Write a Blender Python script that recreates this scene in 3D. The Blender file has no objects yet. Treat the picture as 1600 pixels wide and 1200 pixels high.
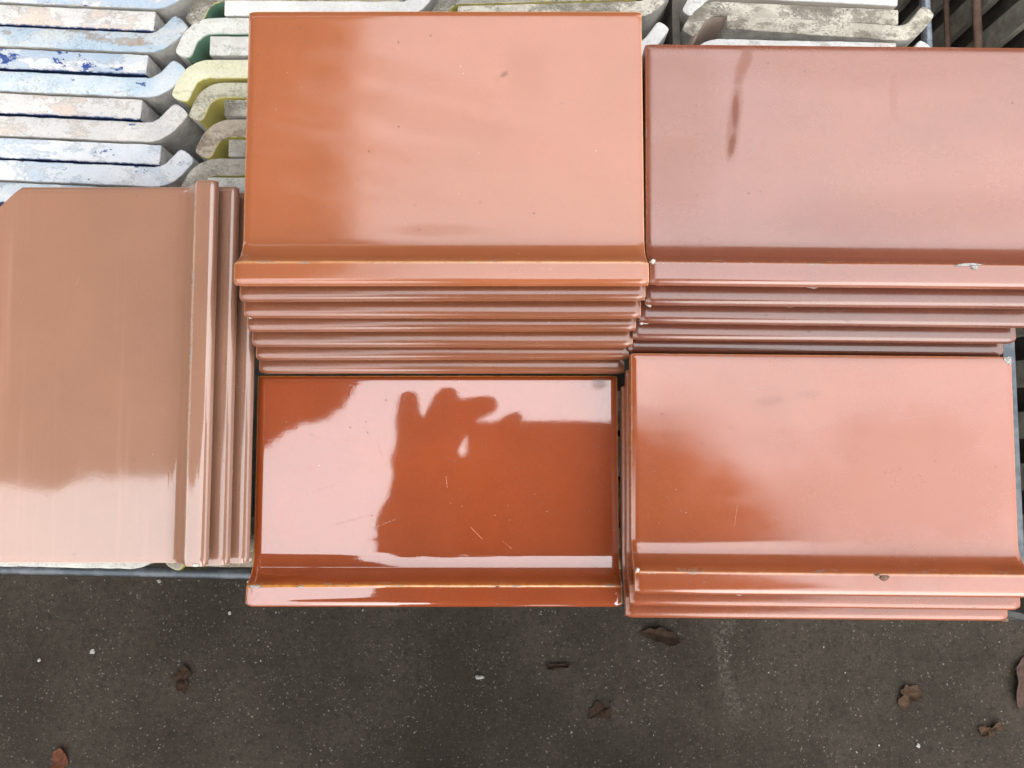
import bpy, bmesh, math, random
from mathutils import Vector, Matrix, noise
R = math.radians
random.seed(7)
sc = bpy.context.scene
COL = sc.collection
H = 0.4413                       # lens height above the top of the small orange tile (z = 0)

# ------------------------------------------------------------------ camera
cam = bpy.data.cameras.new('camera'); camo = bpy.data.objects.new('camera', cam); COL.objects.link(camo)
cam.sensor_width = 36; cam.lens = 28.01; cam.clip_start = 0.01; cam.clip_end = 200
camo.location = (0, 0, H); camo.rotation_euler = (math.atan(90 / 1245), 0, 0)
sc.camera = camo

# ------------------------------------------------------------------ sky, sun, exposure
SUN_DIR = Vector((0.35, -1.0, 0.70)).normalized()
elev = math.asin(SUN_DIR.z); azim = math.atan2(SUN_DIR.x, SUN_DIR.y)
w = bpy.data.worlds.new('World'); sc.world = w; w.use_nodes = True
wn = w.node_tree.nodes; wl = w.node_tree.links
bg = wn['Background']; sky = wn.new('ShaderNodeTexSky'); sky.sky_type = 'NISHITA'; sky.sun_disc = False
sky.sun_elevation = elev; sky.sun_rotation = azim; sky.dust_density = 0.6; sky.air_density = 1.3; sky.ozone_density = 1.0
hsv = wn.new('ShaderNodeHueSaturation'); hsv.inputs['Saturation'].default_value = 0.18
wl.new(sky.outputs[0], hsv.inputs['Color'])
# full cloud cover: the standard overcast distribution, three times brighter at the zenith than at the horizon
wtc = wn.new('ShaderNodeTexCoord'); wsep = wn.new('ShaderNodeSeparateXYZ'); wl.new(wtc.outputs['Generated'], wsep.inputs[0])
wm = wn.new('ShaderNodeMath'); wm.operation = 'MULTIPLY_ADD'; wm.use_clamp = True; wl.new(wsep.outputs['Z'], wm.inputs[0]); wm.inputs[1].default_value = .667; wm.inputs[2].default_value = .333
wc = wn.new('ShaderNodeVectorMath'); wc.operation = 'SCALE'; wc.inputs[0].default_value = (6.0, 6.1, 6.3); wl.new(wm.outputs[0], wc.inputs['Scale'])
wmix = wn.new('ShaderNodeMix'); wmix.data_type = 'RGBA'; wmix.inputs[0].default_value = .8
wl.new(hsv.outputs[0], wmix.inputs[6]); wl.new(wc.outputs[0], wmix.inputs[7]); wl.new(wmix.outputs[2], bg.inputs['Color'])
bg.inputs['Strength'].default_value = 0.15
sl = bpy.data.lights.new('sun', 'SUN'); so = bpy.data.objects.new('sun', sl); COL.objects.link(so)
sl.energy = 0.5; sl.angle = R(60); sl.color = (1.0, 0.92, 0.82)
so.rotation_euler = SUN_DIR.to_track_quat('Z', 'Y').to_euler(); so.location = SUN_DIR * 5
sc.cycles.max_bounces = 6; sc.cycles.diffuse_bounces = 3; sc.cycles.glossy_bounces = 3; sc.cycles.adaptive_threshold = 0.02
sc.view_settings.view_transform = 'Standard'; sc.view_settings.look = 'None'
sc.view_settings.gamma = 1; sc.view_settings.use_curve_mapping = False
sc.view_settings.exposure = 2.26

# ------------------------------------------------------------------ helpers
def tag(o, label=None, cat=None, group=None, kind=None):
    if cat: o['kind'] = 'thing'
    if label: o['label'] = label
    if cat: o['category'] = cat
    if group: o['group'] = group
    if kind: o['kind'] = kind
    return o
def link(name, me, mats, parent=None, smooth=None):
    for m in (mats if isinstance(mats, (list, tuple)) else [mats]): me.materials.append(m)
    if smooth is not None:
        for p in me.polygons: p.use_smooth = True
        me.set_sharp_from_angle(angle=R(smooth))
    o = bpy.data.objects.new(name, me); COL.objects.link(o)
    if parent: o.parent = parent
    return o
def frombm(name, bm, mats, parent=None, smooth=None):
    me = bpy.data.meshes.new(name); bm.normal_update(); bm.to_mesh(me); bm.free()
    return link(name, me, mats, parent, smooth)
def box(bm, x0, x1, y0, y1, z0, z1):
    r = bmesh.ops.create_cube(bm, size=1)
    for v in r['verts']:
        v.co = Vector(((x0 + x1) / 2 + v.co.x * (x1 - x0), (y0 + y1) / 2 + v.co.y * (y1 - y0), (z0 + z1) / 2 + v.co.z * (z1 - z0)))
    return r['verts']
def tube(bm, a, b, r0, r1=None, seg=12, cap=True):
    a = Vector(a); b = Vector(b); r1 = r0 if r1 is None else r1
    q = (b - a).to_track_quat('Z', 'Y').to_matrix()
    A = []; B = []
    for i in range(seg):
        t = 2 * math.pi * i / seg; d = q @ Vector((math.cos(t), math.sin(t), 0))
        A.append(bm.verts.new(a + d * r0)); B.append(bm.verts.new(b + d * r1))
    for i in range(seg):
        j = (i + 1) % seg; bm.faces.new((A[i], A[j], B[j], B[i]))
    if cap: bm.faces.new(list(reversed(A))); bm.faces.new(B)
class N:
    """small node-building helper"""
    def __init__(s, name):
        s.m = bpy.data.materials.new(name); s.m.use_nodes = True; s.t = s.m.node_tree; s.p = s.t.nodes['Principled BSDF']
        s.tc = s.t.nodes.new('ShaderNodeTexCoord'); s.oi = s.t.nodes.new('ShaderNodeObjectInfo')
    def n(s, ty, **k):
        o = s.t.nodes.new(ty)
        for a, v in k.items(): setattr(o, a, v)
        return o
    def put(s, sock, v):
        if isinstance(v, bpy.types.NodeSocket): s.t.links.new(v, sock)
        elif v is not None: sock.default_value = v
    def math(s, op, a, b=None, c=None, clamp=False):
        o = s.n('ShaderNodeMath', operation=op, use_clamp=clamp)
        s.put(o.inputs[0], a); s.put(o.inputs[1], b); s.put(o.inputs[2], c); return o.outputs[0]
    def obj(s, jitter=True):
        if not jitter: return s.tc.outputs['Object']
        v = s.n('ShaderNodeVectorMath', operation='ADD'); s.put(v.inputs[0], s.tc.outputs['Object'])
        k = s.n('ShaderNodeCombineXYZ'); r = s.math('MULTIPLY', s.oi.outputs['Random'], 9.0)
        for i in range(3): s.put(k.inputs[i], r)
        s.put(v.inputs[1], k.outputs[0]); return v.outputs[0]
    def scale(s, vec, sx, sy, sz):
        v = s.n('ShaderNodeVectorMath', operation='MULTIPLY'); s.put(v.inputs[0], vec); v.inputs[1].default_value = (sx, sy, sz); return v.outputs[0]
    def noise(s, vec, sc_, det=4, rough=.6, dist=0):
        o = s.n('ShaderNodeTexNoise'); s.put(o.inputs['Vector'], vec)
        o.inputs['Scale'].default_value = sc_; o.inputs['Detail'].default_value = det; o.inputs['Roughness'].default_value = rough; o.inputs['Distortion'].default_value = dist
        return o.outputs['Fac']
    def voro(s, vec, sc_, out='Distance'):
        o = s.n('ShaderNodeTexVoronoi'); s.put(o.inputs['Vector'], vec); o.inputs['Scale'].default_value = sc_; return o.outputs[out]
    def ramp(s, v, a, b, lo=0., hi=1.):
        o = s.n('ShaderNodeMapRange'); o.interpolation_type = 'SMOOTHSTEP'; s.put(o.inputs['Value'], v)
        o.inputs['From Min'].default_value = a; o.inputs['From Max'].default_value = b
        o.inputs['To Min'].default_value = lo; o.inputs['To Max'].default_value = hi; return o.outputs[0]
    def mix(s, f, a, b):
        o = s.n('ShaderNodeMix', data_type='RGBA'); s.put(o.inputs[0], f)
        for k, v in ((6, a), (7, b)):
            s.put(o.inputs[k], (*v, 1) if isinstance(v, tuple) and len(v) == 3 else v)
        return o.outputs[2]
    def bump(s, h, strength, dist):
        o = s.n('ShaderNodeBump'); s.put(o.inputs['Height'], h); o.inputs['Strength'].default_value = strength; o.inputs['Distance'].default_value = dist; return o
    def attr(s, name):
        o = s.n('ShaderNodeAttribute', attribute_name=name); return o.outputs['Fac']
    def xyz(s, vec):
        o = s.n('ShaderNodeSeparateXYZ'); s.put(o.inputs[0], vec); return o.outputs
    def spot(s, cx, cy, rx, ry, rot=0., soft=.35, nz=.5, nsc=160):
        """soft-edged ragged ellipse in the tile's own plane"""
        x, y, _ = s.xyz(s.obj(False)); c, q = math.cos(rot), math.sin(rot)
        dx = s.math('SUBTRACT', x, cx); dy = s.math('SUBTRACT', y, cy)
        u = s.math('ADD', s.math('MULTIPLY', dx, c / rx), s.math('MULTIPLY', dy, q / rx))
        v = s.math('ADD', s.math('MULTIPLY', dx, -q / ry), s.math('MULTIPLY', dy, c / ry))
        d = s.math('SQRT', s.math('ADD', s.math('MULTIPLY', u, u), s.math('MULTIPLY', v, v)))
        d = s.math('ADD', d, s.math('MULTIPLY', s.math('SUBTRACT', s.noise(s.obj(False), nsc, 5, .7), .5), nz * 2))
        return s.ramp(d, 1 - soft, 1 + soft, 1, 0)
    def set(s, **k):
        for a, v in k.items(): s.put(s.p.inputs[a.replace('_', ' ')], (*v, 1) if isinstance(v, tuple) and len(v) == 3 else v)
        return s
def seg_mask(s, x0, y0, x1, y1, wd):
    x, y, _ = s.xyz(s.obj(False)); L = math.hypot(x1 - x0, y1 - y0); ux, uy = (x1 - x0) / L, (y1 - y0) / L
    dx = s.math('SUBTRACT', x, x0); dy = s.math('SUBTRACT', y, y0)
    t = s.math('ADD', s.math('MULTIPLY', dx, ux), s.math('MULTIPLY', dy, uy))
    d = s.math('ABSOLUTE', s.math('ADD', s.math('MULTIPLY', dx, -uy), s.math('MULTIPLY', dy, ux)))
    tc = s.math('ABSOLUTE', s.math('SUBTRACT', t, L / 2))
    m = s.math('MULTIPLY', s.ramp(d, wd * .3, wd, 1, 0), s.ramp(tc, L * .3, L * .5, 1, 0))
    return s.math('MULTIPLY', m, s.ramp(s.noise(s.obj(False), 900, 2), .35, .55))

def glaze(name, base, edge, rough, coat=1.0, var=.10, smear=0., spots=(), scratches=(), pits=1.0, wave=.03, cior=2.15, streak=0., grain=.0, hair=1.):
    s = N(name); o = s.obj(); base = tuple(c * .55 for c in base); edge = tuple(c * .6 for c in edge)
    v1 = s.noise(o, 14, 4, .6); v2 = s.noise(o, 900, 3, .7)
    f = s.math('ADD', s.math('MULTIPLY', v1, .6), s.math('MULTIPLY', v2, .4))
    dk = tuple(c * (1 - var * 1.6) for c in base); lt = tuple(min(1, c * (1 + var * 1.6)) for c in base)
    col = s.mix(s.ramp(f, .3, .7), dk, lt)
    col = s.mix(s.math('MULTIPLY', s.attr('edge'), s.ramp(s.noise(o, 220, 3), .25, .6, .45, 1)), col, edge)
    r = s.ramp(s.noise(o, 60, 5, .7), .3, .75, rough * .8, rough * 1.25)
    rub = s.math('MULTIPLY', s.ramp(s.attr('edge'), .05, .3), s.ramp(s.noise(s.scale(o, 1, 3, 3), 95, 4, .75), .56, .64)); col = s.mix(s.math('MULTIPLY', rub, .75), col, (.20, .155, .12)); r = s.math('ADD', r, s.math('MULTIPLY', rub, .4))
    if smear:
        sm = s.ramp(s.noise(s.scale(o, 4, 16, 4), 2.2, 5, .6, .6), .42, .72, 0, smear)
        r = s.math('ADD', r, sm)
    if streak:
        st = s.ramp(s.noise(s.scale(o, 5, 130, 1), 1.0, 3, .6), .55, .8, 0, streak)
        col = s.mix(st, col, tuple(min(1, c * 1.35 + .03) for c in base)); r = s.math('ADD', r, s.math('MULTIPLY', st, .1))
    for ang, thr in ((.35, .735), (-.9, .75)):
        rot = s.n('ShaderNodeVectorRotate', rotation_type='Z_AXIS'); s.put(rot.inputs['Vector'], o); rot.inputs['Angle'].default_value = ang
        hs = s.math('MULTIPLY', s.ramp(s.noise(s.scale(rot.outputs[0], 14, 520, 1), 1.0, 2, .5), thr, thr + .03), s.ramp(s.noise(o, 26, 2), .46, .58))
        col = s.mix(s.math('MULTIPLY', hs, .18 * hair), col, tuple(c * .45 for c in base)); r = s.math('ADD', r, s.math('MULTIPLY', hs, .22 * hair))
    dust = s.math('MULTIPLY', s.ramp(s.noise(o, 1500, 2, .8), .52, .70), s.ramp(s.noise(o, 34, 4, .65), .40, .66, .15, 1))
    col = s.mix(s.math('MULTIPLY', dust, .08 + grain * 2), col, (.34, .29, .25)); r = s.math('ADD', r, s.math('MULTIPLY', dust, .10))
    # pinholes and grime specks
    pv = s.voro(o, 130); sel = s.ramp(s.noise(o, 23, 2), .49, .57)
    pit = s.math('MULTIPLY', s.ramp(pv, .03, .075, 1, 0), sel)
    pit = s.math('MULTIPLY', pit, pits)
    col = s.mix(pit, col, tuple(c * .25 for c in base)); r = s.math('ADD', r, s.math('MULTIPLY', pit, .5))
    # dust caught in the hollow and dust flecks
    fl = s.math('MULTIPLY', s.ramp(s.voro(s.scale(o, 1, 1, 1), 210), .04, .09, 1, 0), s.ramp(s.noise(o, 31, 2), .6, .66))
    col = s.mix(s.math('MULTIPLY', fl, .7), col, (.45, .36, .30))
    grime = s.math('MULTIPLY', s.ramp(s.noise(o, 760, 3, .75), .57, .66), s.ramp(s.noise(s.scale(o, 1, 1.6, 1), 24, 4, .7), .46, .62))
    cw = s.math('MULTIPLY', s.math('SUBTRACT', 1.0, s.math('MULTIPLY', s.math('MAXIMUM', grime, pit), .42)), coat)
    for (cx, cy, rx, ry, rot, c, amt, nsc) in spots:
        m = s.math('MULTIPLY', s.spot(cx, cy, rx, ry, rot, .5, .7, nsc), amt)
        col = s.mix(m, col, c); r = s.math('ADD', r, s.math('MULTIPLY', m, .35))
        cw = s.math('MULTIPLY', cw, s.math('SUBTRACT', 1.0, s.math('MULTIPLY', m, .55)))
    for (x0, y0, x1, y1, wd, c) in scratches:
        m = seg_mask(s, x0, y0, x1, y1, wd); col = s.mix(s.math('MULTIPLY', m, .8), col, c); r = s.math('ADD', r, s.math('MULTIPLY', m, .4))
    h = s.math('ADD', s.math('MULTIPLY', s.noise(o, 9, 2, .5), 1.0), s.math('MULTIPLY', s.noise(o, 560, 3, .6), .028 + grain))
    b = s.bump(h, wave, .01)
    s.set(Base_Color=col, Roughness=.5, Coat_Weight=cw, Coat_IOR=cior, Coat_Roughness=r, IOR=1.5)
    s.p.inputs['Specular IOR Level'].default_value = .25
    s.put(s.p.inputs['Coat Normal'], b.outputs[0])
    return s.m

CLAY = N('bare_clay'); _o = CLAY.obj()
CLAY.set(Base_Color=CLAY.mix(CLAY.ramp(CLAY.noise(_o, 260, 5, .7), .3, .7), (.30, .22, .16), (.50, .42, .34)), Roughness=.9)
CLAY.put(CLAY.p.inputs['Normal'], CLAY.bump(CLAY.noise(_o, 700, 4), .5, .0006).outputs[0]); CLAY = CLAY.m
def flat_mat(name, a, b, sc_=200, rough=.9, bump=.4, bd=.0005, metal=0.):
    s = N(name); o = s.obj(); f = s.noise(o, sc_, 5, .7)
    s.set(Base_Color=s.mix(s.ramp(f, .3, .7), a, b), Roughness=rough, Metallic=metal)
    s.put(s.p.inputs['Normal'], s.bump(s.noise(o, sc_ * 2, 4), bump, bd).outputs[0]); return s.m
CHIPW = flat_mat('chip_pale', (.42, .38, .33), (.72, .69, .62), 900)
CHIPG = flat_mat('chip_grey', (.16, .15, .13), (.42, .42, .40), 1100)
CHIPB = flat_mat('chip_brown', (.08, .04, .025), (.22, .12, .08), 900)

# ------------------------------------------------------------------ coved skirting tile
def profile(D, t, rise=.0125, Rc=.014, tipw=.0110):
    """closed side outline in (y, z): front tip edge at y = 0, back at y = D, flat top at z = 0; returns top run and under run"""
    top = []; PW = .0055; dp = .0012
    for k in range(9):                                   # soft glazed back edge
        u = PW * (k / 8) ** 1.6; top.append((D - u, -dp * (1 - u / PW) ** 2.4, .9 if k < 2 else 0))
    th = R(60); lipy = tipw + .0004
    ext = max(0., (rise - Rc * (1 - math.cos(th)))) / math.sin(th)
    y0 = lipy + ext * math.cos(th) + Rc * math.sin(th)   # where the cove starts
    n = 14
    for k in range(1, n): top.append((D - PW - (D - PW - y0) * k / n, 0, 0))
    for k in range(13):
        a = th * k / 12; top.append((y0 - Rc * math.sin(a), Rc * (1 - math.cos(a)), 0))
    r = .0009                                            # lip
    lz = rise - .0007
    top.append((lipy + .0006, lz - .0009, .3)); top.append((lipy + .0003, lz - .0004, 1)); top.append((lipy - .0001, lz - .0001, 1)); top.append((lipy - .0006, lz, .6)); top.append((lipy - .0012, lz + .00006, 0))
    top += [(tipw * .70, rise - .00040, 0), (tipw * .48, rise - .00020, 0), (tipw * .30, rise - .00015, 0), (tipw * .22, rise - .0003, 0), (tipw * .15, rise - .0006, 0), (tipw * .09, rise - .0011, 0), (tipw * .045, rise - .0018, 0),
            (tipw * .015, rise - .0027, .1), (0, rise - .0034, .3), (tipw * .012, rise - .0041, .3)]
    und = [(tipw * .05, rise - .0046), (tipw * .22, rise - .0050), (tipw * .45, rise - .0056), (tipw * .8, rise - .0074), (tipw * 1.2, rise - .0125), (tipw * 1.7, -t * .78), (tipw * 2.3, -t), (D * .6, -t), (D - .0008, -t), (D, -t + .0008)]
    return top, und
def tile_mesh(name, W, D, t, clip=None, warp=0., seed=0, **k):
    top, und = profile(D, t, **k); rnd = random.Random(seed); PW = .0048; dp = .0012
    xs = [PW * (i / 7) ** 1.5 for i in range(8)]; mid = [PW + (W - 2 * PW) * i / 10 for i in range(1, 10)]
    X = xs + mid + [W - x for x in reversed(xs)]
    pts = [Vector((0, y, z)) for y, z, _ in top]; nn = len(pts); nor = []
    for i in range(nn):
        a = pts[max(0, i - 1)]; b = pts[min(nn - 1, i + 1)]; d = (b - a).normalized(); nn_ = Vector((0, d.z, -d.y)); nor.append(nn_ if nn_.length else Vector((0, 0, 1)))
    bm = bmesh.new(); lay = bm.verts.layers.float.new('edge'); rings = []
    for x in X:
        e = min(x, W - x); drop = dp * (1 - e / PW) ** 2.4 if e < PW else 0
        ring = []
        for i, (y, z, ed) in enumerate(top):
            p = pts[i] - nor[i] * drop * (1 if z > -.0004 else .5)
            wv = warp * (1 - (2 * x / W - 1) ** 2) * 1.0
            jag = .00012 * (noise.noise(Vector((x * 90, i * .35, seed * 3.1)))) * (1 if ed else 0)
            v = bm.verts.new((x - W / 2, p.y + jag, p.z + wv + jag)); v[lay] = max(ed, .95 if e < .0002 else (.5 if e < .0005 else 0)); ring.append(v)
        for (y, z) in und: ring.append(bm.verts.new((x - W / 2, y, z + warp * (1 - (2 * x / W - 1) ** 2))))
        rings.append(ring)
    m = len(rings[0])
    for a, b in zip(rings, rings[1:]):
        for i in range(m):
            j = (i + 1) % m; f = bm.faces.new((a[i], b[i], b[j], a[j]))
            f.material_index = 1 if nn + 3 <= i < m - 1 else 0
    bm.faces.new(list(reversed(rings[0]))); bm.faces.new(rings[-1])
    bmesh.ops.recalc_face_normals(bm, faces=bm.faces)
    if clip:
        cx, cy, c = clip                                  # cut corner at +x / back
        r = bmesh.ops.bisect_plane(bm, geom=bm.verts[:] + bm.edges[:] + bm.faces[:], plane_co=(W / 2 - c, D, 0), plane_no=(1, 1, 0), clear_outer=True)
        ed = [g for g in r['geom_cut'] if isinstance(g, bmesh.types.BMEdge)]; bmesh.ops.holes_fill(bm, edges=ed)
    me = bpy.data.meshes.new(name); bm.normal_update(); bm.to_mesh(me); bm.free(); return me
def chip(parent, x, y, z, rx, ry, rz, mat, seed=1, tilt=0.):
    """a small knocked-off patch of glaze: a thin ragged pad"""
    rnd = random.Random(seed); bm = bmesh.new(); n = 14; c = bm.verts.new((0, 0, rz)); ring = []; low = []
    for i in range(n):
        a = 2 * math.pi * i / n; q = rnd.uniform(.6, 1.1)
        ring.append(bm.verts.new((rx * q * math.cos(a) * .8, ry * q * math.sin(a) * .8, rz * rnd.uniform(.3, 1.0))))
        low.append(bm.verts.new((rx * q * math.cos(a), ry * q * math.sin(a), -rz * 1.5)))
    for i in range(n):
        j = (i + 1) % n; bm.faces.new((c, ring[i], ring[j])); bm.faces.new((ring[i], low[i], low[j], ring[j]))
    o = frombm('chip', bm, mat, parent); o.location = (x, y, z); o.rotation_euler = (tilt, 0, rnd.uniform(-.2, .2)); return o

OR1 = (.49, .155, .055)
G_UC = glaze('glaze_peach_orange', (.53, .152, .050), (.95, .46, .19), .10, coat=.52, hair=.12, smear=.13, var=.06, wave=.02,
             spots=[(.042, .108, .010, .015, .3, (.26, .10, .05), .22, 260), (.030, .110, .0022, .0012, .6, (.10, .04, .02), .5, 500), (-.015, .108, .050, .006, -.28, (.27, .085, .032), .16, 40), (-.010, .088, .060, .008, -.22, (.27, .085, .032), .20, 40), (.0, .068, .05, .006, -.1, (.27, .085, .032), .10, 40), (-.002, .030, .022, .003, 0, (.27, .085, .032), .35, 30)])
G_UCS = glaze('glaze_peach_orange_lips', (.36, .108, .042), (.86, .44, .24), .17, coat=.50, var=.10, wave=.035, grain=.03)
G_LC = glaze('glaze_burnt_orange', (.48, .082, .0105), (1.2, .48, .08), .030, coat=.93, var=.08, wave=.022, cior=2.15,
             spots=[(.090, .120, .004, .003, 0, (.18, .09, .07), .7, 500)],
             scratches=[(-.058, .042, -.036, .048, .00025, (.30, .10, .06)), (-.037, .040, -.021, .046, .00025, (.30, .10, .06)), (.018, .042, .026, .034, .0002, (.75, .35, .20)), (.036, .034, .042, .029, .00018, (.70, .33, .2)),
                        (.072, .122, .092, .115, .00025, (.16, .08, .06)), (-.034, .092, -.030, .078, .00015, (.35, .12, .08)), (.005, .07, .006, .062, .00015, (.7, .33, .2)), (-.075, .058, -.05, .066, .0002, (.35, .14, .10))])
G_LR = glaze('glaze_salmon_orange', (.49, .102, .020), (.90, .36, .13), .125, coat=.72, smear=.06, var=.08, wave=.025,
             spots=[(.045, .055, .062, .040, .1, (.25, .055, .013), .48, 22), (.010, .10, .09, .028, .05, (.27, .11, .07), .18, 60), (-.028, .098, .008, .0025, .1, (.20, .10, .08), .22, 700), (-.007, .102, .006, .002, 0, (.2, .1, .08), .2, 700)],  # leading broad spot dulls the coat, standing in for a dim reflection
             scratches=[(-.047, .032, -.045, .045, .00012, (.45, .2, .1)), (-.04, .104, -.018, .106, .0003, (.25, .14, .11)), (.03, .088, .06, .092, .0003, (.3, .16, .12))])
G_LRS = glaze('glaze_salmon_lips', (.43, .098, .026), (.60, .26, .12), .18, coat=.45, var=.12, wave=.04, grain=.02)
G_UR = glaze('glaze_mauve_brown', (.36, .098, .045), (.50, .15, .05), .16, smear=.10, var=.09, wave=.03, coat=.60,
             spots=[(-.085, .09, .022, .06, 0, (.17, .05, .026), .30, 20), (.02, .118, .09, .012, 0, (.17, .05, .026), .22, 20), (.03, .04, .06, .012, 0.05, (.17, .05, .026), .22, 20), (-.055, .088, .0032, .020, -.12, (.16, .05, .025), .62, 520), (-.0545, .092, .0016, .009, -.05, (.13, .035, .015), .8, 700), (-.0565, .074, .0016, .006, -.2, (.13, .035, .015), .8, 700), (-.050, .117, .003, .010, -.35, (.18, .06, .03), .75, 330), (.026, .10, .002, .012, 0, (.24, .10, .07), .4, 400), (.05, .06, .05, .015, .1, (.32, .16, .12), .3, 80)])
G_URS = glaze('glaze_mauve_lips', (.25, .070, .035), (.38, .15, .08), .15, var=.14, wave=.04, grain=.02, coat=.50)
G_BR = glaze('glaze_dusty_brown', (.50, .245, .150), (.66, .44, .32), .055, coat=.72, var=.05, wave=.02, streak=.35, pits=.8, cior=2.15)
G_BRS = glaze('glaze_dusty_brown_lips', (.46, .225, .140), (.66, .46, .36), .10, coat=.6, var=.08, wave=.03, cior=2.15)

def place(name, me, mats, x, y, z, rz, label, group, cat='tile'):
    o = link(name, me, mats, None, 40); o.location = (x, y, z); o.rotation_euler = (0, 0, R(rz)); return tag(o, label, cat, group)
ORD = ['top', 'second', 'third', 'fourth', 'fifth', 'sixth', 'seventh']
# the seven-high peach stack
uc = []
for k, (cx, yj, rj) in enumerate([(-.034, 0, 0), (-.0342, .0004, .12), (-.0351, -.0003, -.13), (-.0362, .0005, .10), (-.0366, -.0002, -.10), (-.0374, .0003, .13), (-.0385, 0, 0)]):
    me = tile_mesh('skirting_tile', .2, .1435, .0090, seed=k, warp=(.0003, .0005, -.0003, .0004, -.0004, .0003, 0)[k])
    lab = ('large peach orange glazed skirting tile, topmost of the tall seven tile stack' if k == 0 else
           f'orange skirting tile showing only its lip, {ORD[k]} from top in the seven tile stack')
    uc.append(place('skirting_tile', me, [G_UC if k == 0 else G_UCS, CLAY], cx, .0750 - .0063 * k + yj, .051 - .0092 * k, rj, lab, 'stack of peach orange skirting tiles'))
# the small burnt-orange tile with the hand mirrored in it
lc = place('skirting_tile', tile_mesh('skirting_tile', .2, .1245, .0125, seed=21, rise=.0122, Rc=.0165, tipw=.0112), [G_LC, CLAY], -.0415, -.0880, 0, 0,
           'shiny dark burnt orange skirting tile mirroring the hand, overhanging the crate', 'single orange tiles')
# right front stack
lr = []
for k, (cx, yy) in enumerate([(.1612, -.0772), (.1600, -.0852), (.1592, -.0930), (.1605, -.0925)]):
    me = tile_mesh('skirting_tile', .1995, .1225, .0096, seed=30 + k, rise=.0120)
    lab = ('salmon orange glazed skirting tile, topmost of the front right stack with chipped lip' if k == 0 else
           f'salmon skirting tile showing its front lip, {ORD[k]} from top in the front right stack')
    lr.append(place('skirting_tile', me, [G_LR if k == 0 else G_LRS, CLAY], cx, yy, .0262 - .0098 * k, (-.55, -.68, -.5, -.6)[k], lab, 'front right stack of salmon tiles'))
# right rear stack
ur = []
for k, (cx, yy) in enumerate([(.1672, .0752), (.1668, .0672), (.1655, .0592), (.1632, .0520), (.1622, .0462), (.165, .050)]):
    me = tile_mesh('skirting_tile', .2, .1272, .0096, seed=40 + k, rise=.0118)
    lab = ('mauve brown glazed skirting tile with drip smears, topmost of the rear right stack' if k == 0 else
           f'mauve brown skirting tile with chipped lip, {ORD[k]} from top in the rear right stack')
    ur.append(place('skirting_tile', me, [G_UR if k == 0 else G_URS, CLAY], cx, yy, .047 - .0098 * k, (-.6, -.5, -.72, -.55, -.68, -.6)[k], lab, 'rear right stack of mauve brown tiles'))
# left stack, turned a quarter
br = []
for k, xx in enumerate([-.1556, -.1477, -.1406]):
    me = tile_mesh('skirting_tile', .2015, .1354, .0091, seed=50 + k, rise=.0125, clip=(1, 1, .025 + .003 * k))
    lab = ('dusty brown glazed skirting tile with a cut corner, topmost of the left stack' if k == 0 else
           f'dusty brown skirting tile with upright lip, {ORD[k]} from top in the left stack')
    br.append(place('skirting_tile', me, [G_BR if k == 0 else G_BRS, CLAY], xx, .0372 - .0006 * k, .018 - .0092 * k, 90, lab, 'left stack of dusty brown tiles'))
# chips (in each tile's own coordinates)
chip(lc, -.0945, .0113, .0122, .0042, .0009, .0003, CHIPG, 1); chip(lc, -.0705, .0113, .0122, .0016, .0007, .0003, CHIPG, 2); chip(lc, .034, .0113, .0122, .0012, .0004, .0003, CHIPB, 3)
chip(lc, .0965, .0070, .0115, .0016, .0012, .0003, CHIPW, 4); chip(lc, -.0975, .002, .0080, .0008, .0016, .0006, CHIPW, 5); chip(lc, .075, .0006, .0062, .004, .0006, .0006, CHIPB, 6)
chip(lr[0], .0245, .0098, .0119, .0032, .0018, .0003, CHIPB, 7); chip(lr[0], .021, .0112, .0120, .0016, .0007, .0003, CHIPB, 17); chip(lr[0], -.047, .0012, .0080, .0030, .0022, .0004, CHIPG, 8, -.9); chip(lr[0], -.078, .0004, .0062, .0042, .0007, .0006, CHIPB, 9)
chip(lr[0], .0975, .1205, -.0008, .0026, .0030, .0009, CHIPG, 10); chip(lr[0], -.0985, .012, .011, .0012, .0016, .0006, CHIPW, 11); chip(lr[2], -.0985, .002, .0078, .0016, .0016, .0007, CHIPW, 12)
chip(ur[0], -.0985, .0114, .0112, .0018, .0016, .0006, CHIPW, 14); chip(ur[0], .0545, .0113, .0117, .0072, .0008, .0004, CHIPG, 15); chip(ur[0], .058, .0100, .0117, .0022, .0016, .0003, CHIPG, 16); chip(ur[0], -.019, .0008, .0062, .0042, .0008, .0008, CHIPG, 18)
chip(ur[1], -.0975, .0016, .0070, .0026, .0022, .0010, CHIPW, 19); chip(ur[1], .026, .0016, .0085, .0010, .0009, .0004, CHIPW, 20); chip(ur[1], -.026, .0006, .006, .0022, .0006, .0006, CHIPB, 27)
chip(ur[2], -.0975, .0016, .0070, .0028, .0020, .0010, CHIPW, 21); chip(ur[2], .066, .0014, .0080, .0020, .0010, .0005, CHIPW, 22); chip(ur[2], .030, .0014, .0080, .0016, .0007, .0004, CHIPW, 23)
chip(ur[3], -.0965, .0020, .0075, .0024, .0012, .0008, CHIPW, 24); chip(ur[3], .092, .0010, .0066, .0014, .0007, .0006, CHIPB, 25); chip(ur[4], .0985, .0030, .0080, .0010, .0026, .0008, CHIPW, 26)
chip(uc[0], .0985, .003, .009, .0012, .0010, .0006, CHIPW, 31); chip(uc[2], -.098, .0010, .0068, .0012, .0010, .0006, CHIPW, 32); chip(uc[4], -.05, .0006, .0062, .0016, .0006, .0005, CHIPB, 33); chip(uc[1], -.075, .0012, .0075, .0012, .0008, .0004, CHIPG, 34)
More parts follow.
